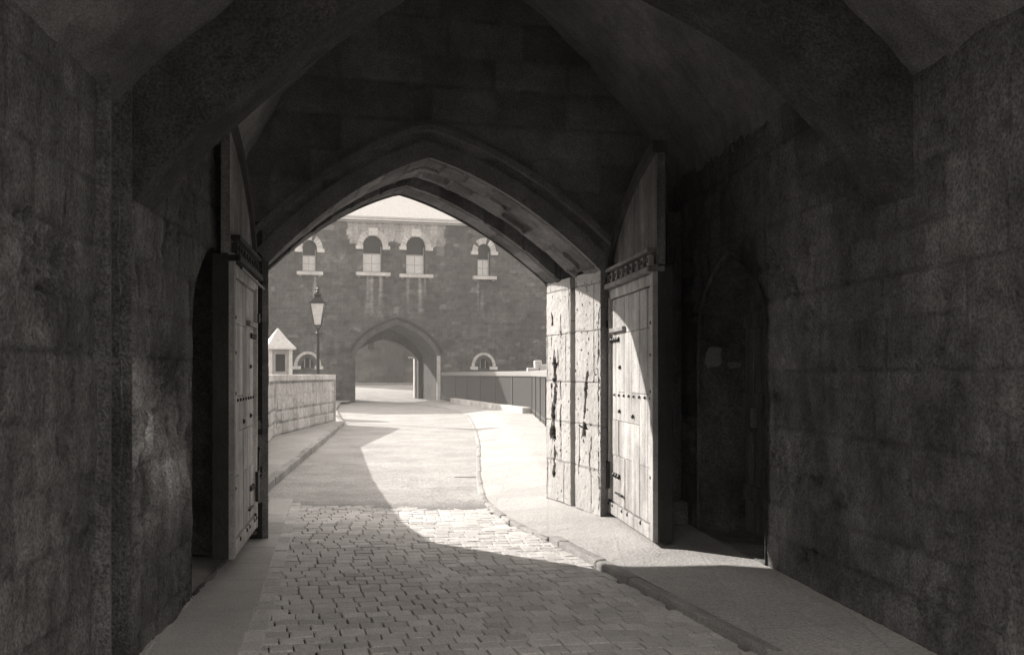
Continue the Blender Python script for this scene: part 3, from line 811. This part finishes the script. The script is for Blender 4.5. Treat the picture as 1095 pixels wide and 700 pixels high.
def body(mb):
    gl_, gr_ = ax0-.35, ax1+.35
    mb.box(((gl_-15)/2, 2.3, ZE/2), (gl_+15, 3.4, ZE-.1), tone=1); mb.box(((gr_+15)/2, 2.3, ZE/2), (15-gr_, 3.4, ZE-.1)); mb.box(((gl_+gr_)/2, 2.3, (ZE+aza+.5)/2), (gr_-gl_, 3.39, ZE-aza-.6))
mb = MB(); body(mb); mb.split('wall_core', M['facade'], FG, local=True)
def roofm(mb):
    a, b, z0, z1 = 15.3, 7.0, ZE+.03, ZE+4.2
    mb.add([(-a, -.30, z0), (a, -.30, z0), (a, 12, z0), (-a, 12, z0), (-b-3, 5.85, z1), (b+3, 5.85, z1), (-a, -.30, z0+.1), (a, -.30, z0+.1), (a, 12, z0+.1), (-a, 12, z0+.1)],
           [(0,1,7,6),(1,2,8,7),(2,3,9,8),(3,0,6,9),(6,7,5,4),(7,8,5),(8,9,4,5),(9,6,4),(3,2,1,0)])
fl(roofm, 'roof', M['roof'])
# gateway tunnel
def tun(mb):
    P = [(u, z) for u, z in GA]; Q = []
    for u, z in P: Q.append((axc+(u-axc)*.90, z if z < .5 else azs-.25+(z-azs)*.75))
    n = len(P); vs = [(u, 0.0, z) for u, z in P]+[(u, 3.2, z) for u, z in P]+[(u, 3.2, z) for u, z in Q]+[(u, 3.95, z) for u, z in Q]
    fs = []
    for k in range(3):
        for i in range(n-1): fs.append((k*n+i, k*n+i+1, (k+1)*n+i+1, (k+1)*n+i))
    mb.add(vs, fs, .85)
    vs2 = [(u, 3.99, z) for u, z in Q]
fl(tun, 'gateway', M['facade'])
def hood(mb):
    A = pointed(ax0, ax1, 0, azs, aza, 20, axc, flat=2, closed=False)
    for o0, o1, d, tn in ((.0, .30, .05, 1.15), (.31, .44, .14, .45)):
        vs = []
        def off(o):
            Q = []
            for i, p in enumerate(A):
                a = A[max(i-1, 0)]; b = A[min(i+1, len(A)-1)]; dx, dz = b[0]-a[0], b[1]-a[1]; l = math.hypot(dx, dz); Q.append((p[0]-dz/l*o, p[1]+dx/l*o))
            return Q
        P, Q = off(o0), off(o1); m = len(A)
        vs = [(u, .02, z) for u, z in P]+[(u, -d, z) for u, z in P]+[(u, -d, z) for u, z in Q]+[(u, .02, z) for u, z in Q]
        fs = [(k*m+i, k*m+i+1, ((k+1) % 4)*m+i+1, ((k+1) % 4)*m+i) for i in range(m-1) for k in range(4)]
        mb.add(vs, fs, tn)
fl(hood, 'arch_moulding', M['facade'])
def quo(mb):
    mb.box((ax1+.10, -.03, azs/2), (.20, .14, azs), bev=.02, tone=.75)
    mb.box((ax1*.9-.05, 3.9, 1.3), (.16, .3, 2.6), bev=.02, tone=1.0)  # pale strip stands in for the lit edge of the rear jamb
mb = MB(); quo(mb); mb.split('jamb_stone', M['pale'], FG, local=True)
# windows
for c, h, z0, zs, zt_, big, px in WIN:
    e = bpy.data.objects.new('window', None); col.objects.link(e); e.parent = FG; e.location = (c, 0, z0)
    H = zt_-z0; S = zs-z0
    def W(f, name, mat): mb = MB(); f(mb); mb.build(name, mat, e, local=True)
    OUT = arched(-h, h, 0, S, H)
    def rv(mb):
        n = len(OUT); vs = [(u, 0, z) for u, z in OUT]+[(u, .30, z) for u, z in OUT]
        mb.add(vs, [(i, i+1, n+i+1, n+i) for i in range(n-1)], .8)
    W(rv, 'reveal', M['facade'])
    def pn(mb): mb.add([(u, .27, z) for u, z in OUT]+[(u, .285, z) for u, z in OUT], [tuple(range(len(OUT))), tuple(range(len(OUT), 2*len(OUT)))[::-1]])
    W(pn, 'pane', M['glass'])
    bh = H*.50
    def bl(mb): mb.box((0, .262, bh/2+.02), (2*h-.12, .012, bh), tone=1)
    W(bl, 'blind', M['blind'])
    def sa2(mb):
        mb.box((0, .245, bh+.03), (2*h, .04, .05)); mb.box((0, .245, .04), (2*h, .04, .07))
        for s in (-1, 1): mb.box((s*(h-.03), .245, S/2), (.05, .04, S))
        mb.box((0, .247, bh/2), (.03, .02, bh)); mb.box((0, .246, bh/2), (2*h, .02, .025))
    W(sa2, 'frame', M['sash'])
    sw = h+(.43 if big else .33)
    def si(mb): mb.box((0, -.07, -.12), (2*sw, .34, .20), bev=.02); mb.box((-sw+.18, -.04, -.26), (.14, .2, .1), tone=.5); mb.box((sw-.18, -.04, -.26), (.14, .2, .1), tone=.5)
    W(si, 'sill', M['pale'])
    def ar(mb):
        n = 12; r0x, r1x = h+.02, h+.34; r0z, r1z = H-S+.02, H-S+.36
        for i in range(n):
            if not big and i % 5 == 4: continue
            a0, a1 = math.pi*i/n+.015, math.pi*(i+1)/n-.015
            vs = []
            for y in (-.06, .03):
                for (rx, rz, a) in ((r0x, r0z, a0), (r1x, r1z, a0), (r1x, r1z, a1), (r0x, r0z, a1)): vs.append((rx*math.cos(a), y, S+rz*math.sin(a)))
            mb.add(vs, [(0,1,2,3),(7,6,5,4),(0,4,5,1),(1,5,6,2),(2,6,7,3),(3,7,4,0)], random.uniform(.85, 1.1))
        for s in (-1, 1): mb.box((s*(h+.22), -.07, S-.10), (.42, .16, .20), bev=.015, tone=1.1)
        if big: mb.box((0, -.06, H+.20), (.55, .20, .44), bev=.02, tone=1.1)
    W(ar, 'arch_surround', M['pale'])
for c, h, z0, zt_ in LUN:
    e = bpy.data.objects.new('lunette_window', None); col.objects.link(e); e.parent = FG; e.location = (c, 0, z0)
    def W(f, name, mat): mb = MB(); f(mb); mb.build(name, mat, e, local=True)
    H = zt_-z0; OUT = arched(-h, h, 0, .1, H)
    def rv(mb):
        n = len(OUT); mb.add([(u, 0, z) for u, z in OUT]+[(u, .30, z) for u, z in OUT], [(i, i+1, n+i+1, n+i) for i in range(n-1)], 1)
    W(rv, 'reveal', M['facade'])
    def pn(mb): mb.add([(u, .25, z) for u, z in OUT]+[(u, .27, z) for u, z in OUT], [tuple(range(len(OUT))), tuple(range(len(OUT), 2*len(OUT)))[::-1]])
    W(pn, 'pane', M['glass'])
    def br(mb):
        for x in (-.12, .12): mb.box((x*1.3, .15, H*.42), (.05, .05, H*.85))
    W(br, 'bars', M['sash'])
    def ar(mb):
        n = 11; 
        for i in range(n):
            a0, a1 = math.pi*i/n+.01, math.pi*(i+1)/n-.01; vs = []
            for y in (-.06, .03):
                for (q, a) in ((.24, a0), (.42, a0), (.42, a1), (.24, a1)): vs.append(((h+q)*math.cos(a), y, .1+(H-.1+q*.8)*math.sin(a)))
            mb.add(vs, [(0,1,2,3),(7,6,5,4),(0,4,5,1),(1,5,6,2),(2,6,7,3),(3,7,4,0)], random.uniform(.8, 1.1))
        for s in (-1, 1): mb.box((s*(h+.28), -.05, .0), (.46, .14, .18), bev=.015, tone=1.1)
    W(ar, 'arch_surround', M['pale'])

# ================================================================== BUILDING SEEN THROUGH THE FAR GATE
BB = empty('stone_building', (-1, 82, .75), 'grey stone building glimpsed through the far gateway', 'building')
Bb = Blocks(-12, 12, 0, 12, (.3, .45), (.4, .9), 81, tv=.25)
grid('wall', M['facade'], BB, lin(-14, 12, 130), lin(.6, 12, 60), lambda u, v: (Vector((u, 82, v)), Vector((0, -1, 0))), lambda u, v: (.0, Bb.q(u, v)[1]*(1.5 if v > 2.2 else 1.9)))
mb = MB(); mb.box((-1, 84, 6.2), (26, 3.8, 11.4)); mb.build('wall_core', M['facade'], BB)
mb = MB(); mb.box((-.6, 81.6, 6), (1.3, .8, 12), bev=.03, tone=1.0); mb.build('buttress', M['facade'], BB)
mb = MB(); mb.box((.95, 81.9, 3.9), (.55, .2, 1.6)); mb.box((-2.6, 81.92, 4.1), (.5, .2, .9)); mb.split('window', M['glass'], BB)
mb = MB(); mb.box((.95, 81.85, 3.0), (.9, .3, .14)); mb.box((.95, 81.85, 4.0), (.6, .25, .06)); mb.split('sill', M['pale'], BB)
mb = MB(); mb.box((-1, 78.0, .80), (26, .2, .15), rz=.03, bev=.02); tag(mb.build('kerb', M['kerb']), kind='structure')
mb = MB(); mb.box((-1, 80.0, .80), (26, 3.9, .16), rz=.0); tag(mb.build('pavement', M['pave']), kind='structure')

# ================================================================== RIGHT RAILING
RL = empty('iron_railing', (4.5, 34, 0), 'dark close-barred railing with pale top rail along the right pavement', 'railing')
RP = [(2.35, 12.5), (3.2, 18), (4.12, 28), (4.92, 37), (2.85, 52), (2.3, 55.9)]
for a, b in zip(RP, RP[1:]):
    A, B = Vector((*a, 0)), Vector((*b, 0)); L = (B-A).length; d = (B-A)/L; ang = math.atan2(d.y, d.x)
    mb = MB(); p = 0.05
    while p < L:
        c = A+d*p; mb.box((c.x, c.y, .78), (.05, .035, 1.5), rz=ang, tone=1); p += .085
    c = (A+B)/2; mb.box((c.x, c.y, .28), (L, .04, .06), rz=ang)
    mb.build('bars', M['rail'], RL)
    mb = MB(); mb.box((c.x, c.y, 1.62), (L+.06, .16, .20), rz=ang, bev=.03); mb.build('top_rail', M['railtop'], RL)
    mb = MB(); k = max(1, int(L/2.6))
    for i in range(k+1):
        q = A+d*(L*i/k); mb.box((q.x, q.y, .85), (.10, .10, 1.7), rz=ang, bev=.01); 
    mb.split('post', M['rail'], RL)
PLN = empty('stone_plinth', (3.9, 44.5, 0), 'low white stone kerb plinth at the foot of the railing', 'plinth')
mb = MB(); A, B = Vector((4.75, 37.2)), Vector((2.72, 51.8)); L = (B-A).length; d = (B-A)/L; p = 0
while p < L:
    l = min(random.uniform(1.0, 1.5), L-p); c = A+d*(p+l/2); mb.box((c.x, c.y, .19), (l-.012, .42, .30), rz=math.atan2(d.y, d.x), bev=.04, jit=.01, tone=random.uniform(.95, 1.1)); p += l
mb.build('blocks', M['parapet'], PLN)
SPW = empty('stone_pier', (6.0, 41.5, 0), 'broken pale stone pier top showing above the railing beside the gate jamb', 'pier')
mb = MB()
for (x, w, z) in ((5.55, .5, 1.9), (6.05, .5, 2.02), (6.6, .6, 2.15), (7.2, .6, 2.1)): mb.box((x, 41.6, z/2), (w-.02, .6, z), bev=.05, jit=.03, tone=random.uniform(.8, 1.1))
mb.box((5.75, 41.6, 2.0), (.3, .4, .35), bev=.05, jit=.03)
mb.build('blocks', M['pale'], SPW)

# ================================================================== AIR
HZ = bpy.data.materials.new('air'); HZ.use_nodes = True; t_ = HZ.node_tree; t_.nodes.remove(t_.nodes['Principled BSDF'])
pv = t_.nodes.new('ShaderNodeVolumePrincipled'); pv.inputs['Density'].default_value = .0015; pv.inputs['Color'].default_value = (.95, .92, .88, 1); pv.inputs['Anisotropy'].default_value = .3
t_.links.new(pv.outputs[0], t_.nodes['Material Output'].inputs['Volume'])
mb = MB(); mb.box((0, 45, 5.5), (60, 110, 14.5)); hz = mb.build('haze', HZ); tag(hz, kind='stuff')
# ================================================================== CAMERA AND LIGHT
cam = bpy.data.cameras.new('camera'); co = bpy.data.objects.new('camera', cam); col.objects.link(co)
co.location = (0, 0, EYE); co.rotation_euler = (R(90), 0, 0)
cam.sensor_width = 36; cam.lens = 36*F/1095; cam.shift_x = (547.5-430)/1095; cam.shift_y = (400-350)/1095
cam.clip_start = .05; cam.clip_end = 2000
scene.camera = co
sd = Vector((.72, -.69, -.55))
sun = bpy.data.lights.new('sun', 'SUN'); sun.energy = 2.0; sun.angle = R(.6); sun.color = (1, .95, .88)
sob = bpy.data.objects.new('sun', sun); col.objects.link(sob); sob.rotation_euler = sd.to_track_quat('-Z', 'Y').to_euler()
w = bpy.data.worlds.new('World'); scene.world = w; w.use_nodes = True
N, L_ = w.node_tree.nodes, w.node_tree.links
sky = N.new('ShaderNodeTexSky'); sky.sky_type = 'NISHITA'; sky.sun_disc = False
sky.sun_elevation = math.atan(.55/math.hypot(.72, .69)); sky.sun_rotation = math.atan2(-.72, .69) % (2*math.pi); sky.dust_density = 9; sky.air_density = 1.6; sky.ozone_density = 1
# sky turned grey, weighted to green and blue to brighten its light
bw = N.new('ShaderNodeVectorMath'); bw.operation = 'DOT_PRODUCT'; bw.inputs[1].default_value = (.05, .40, .55); L_.new(sky.outputs[0], bw.inputs[0])
mn = N.new('ShaderNodeMath'); mn.operation = 'MINIMUM'; mn.inputs[1].default_value = 6.0; L_.new(bw.outputs['Value'], mn.inputs[0])
tn = N.new('ShaderNodeVectorMath'); tn.operation = 'SCALE'; tn.inputs[0].default_value = (1.0, .94, .87); L_.new(mn.outputs[0], tn.inputs['Scale'])
bg = N['Background']; L_.new(tn.outputs[0], bg.inputs['Color']); bg.inputs['Strength'].default_value = .15
scene.view_settings.view_transform = 'Standard'; scene.view_settings.look = 'None'; scene.view_settings.gamma = 1
scene.view_settings.exposure = 2.05
scene.render.engine = 'CYCLES'
cam.dof.use_dof = False
scene.cycles.max_bounces = 8; scene.cycles.diffuse_bounces = 5
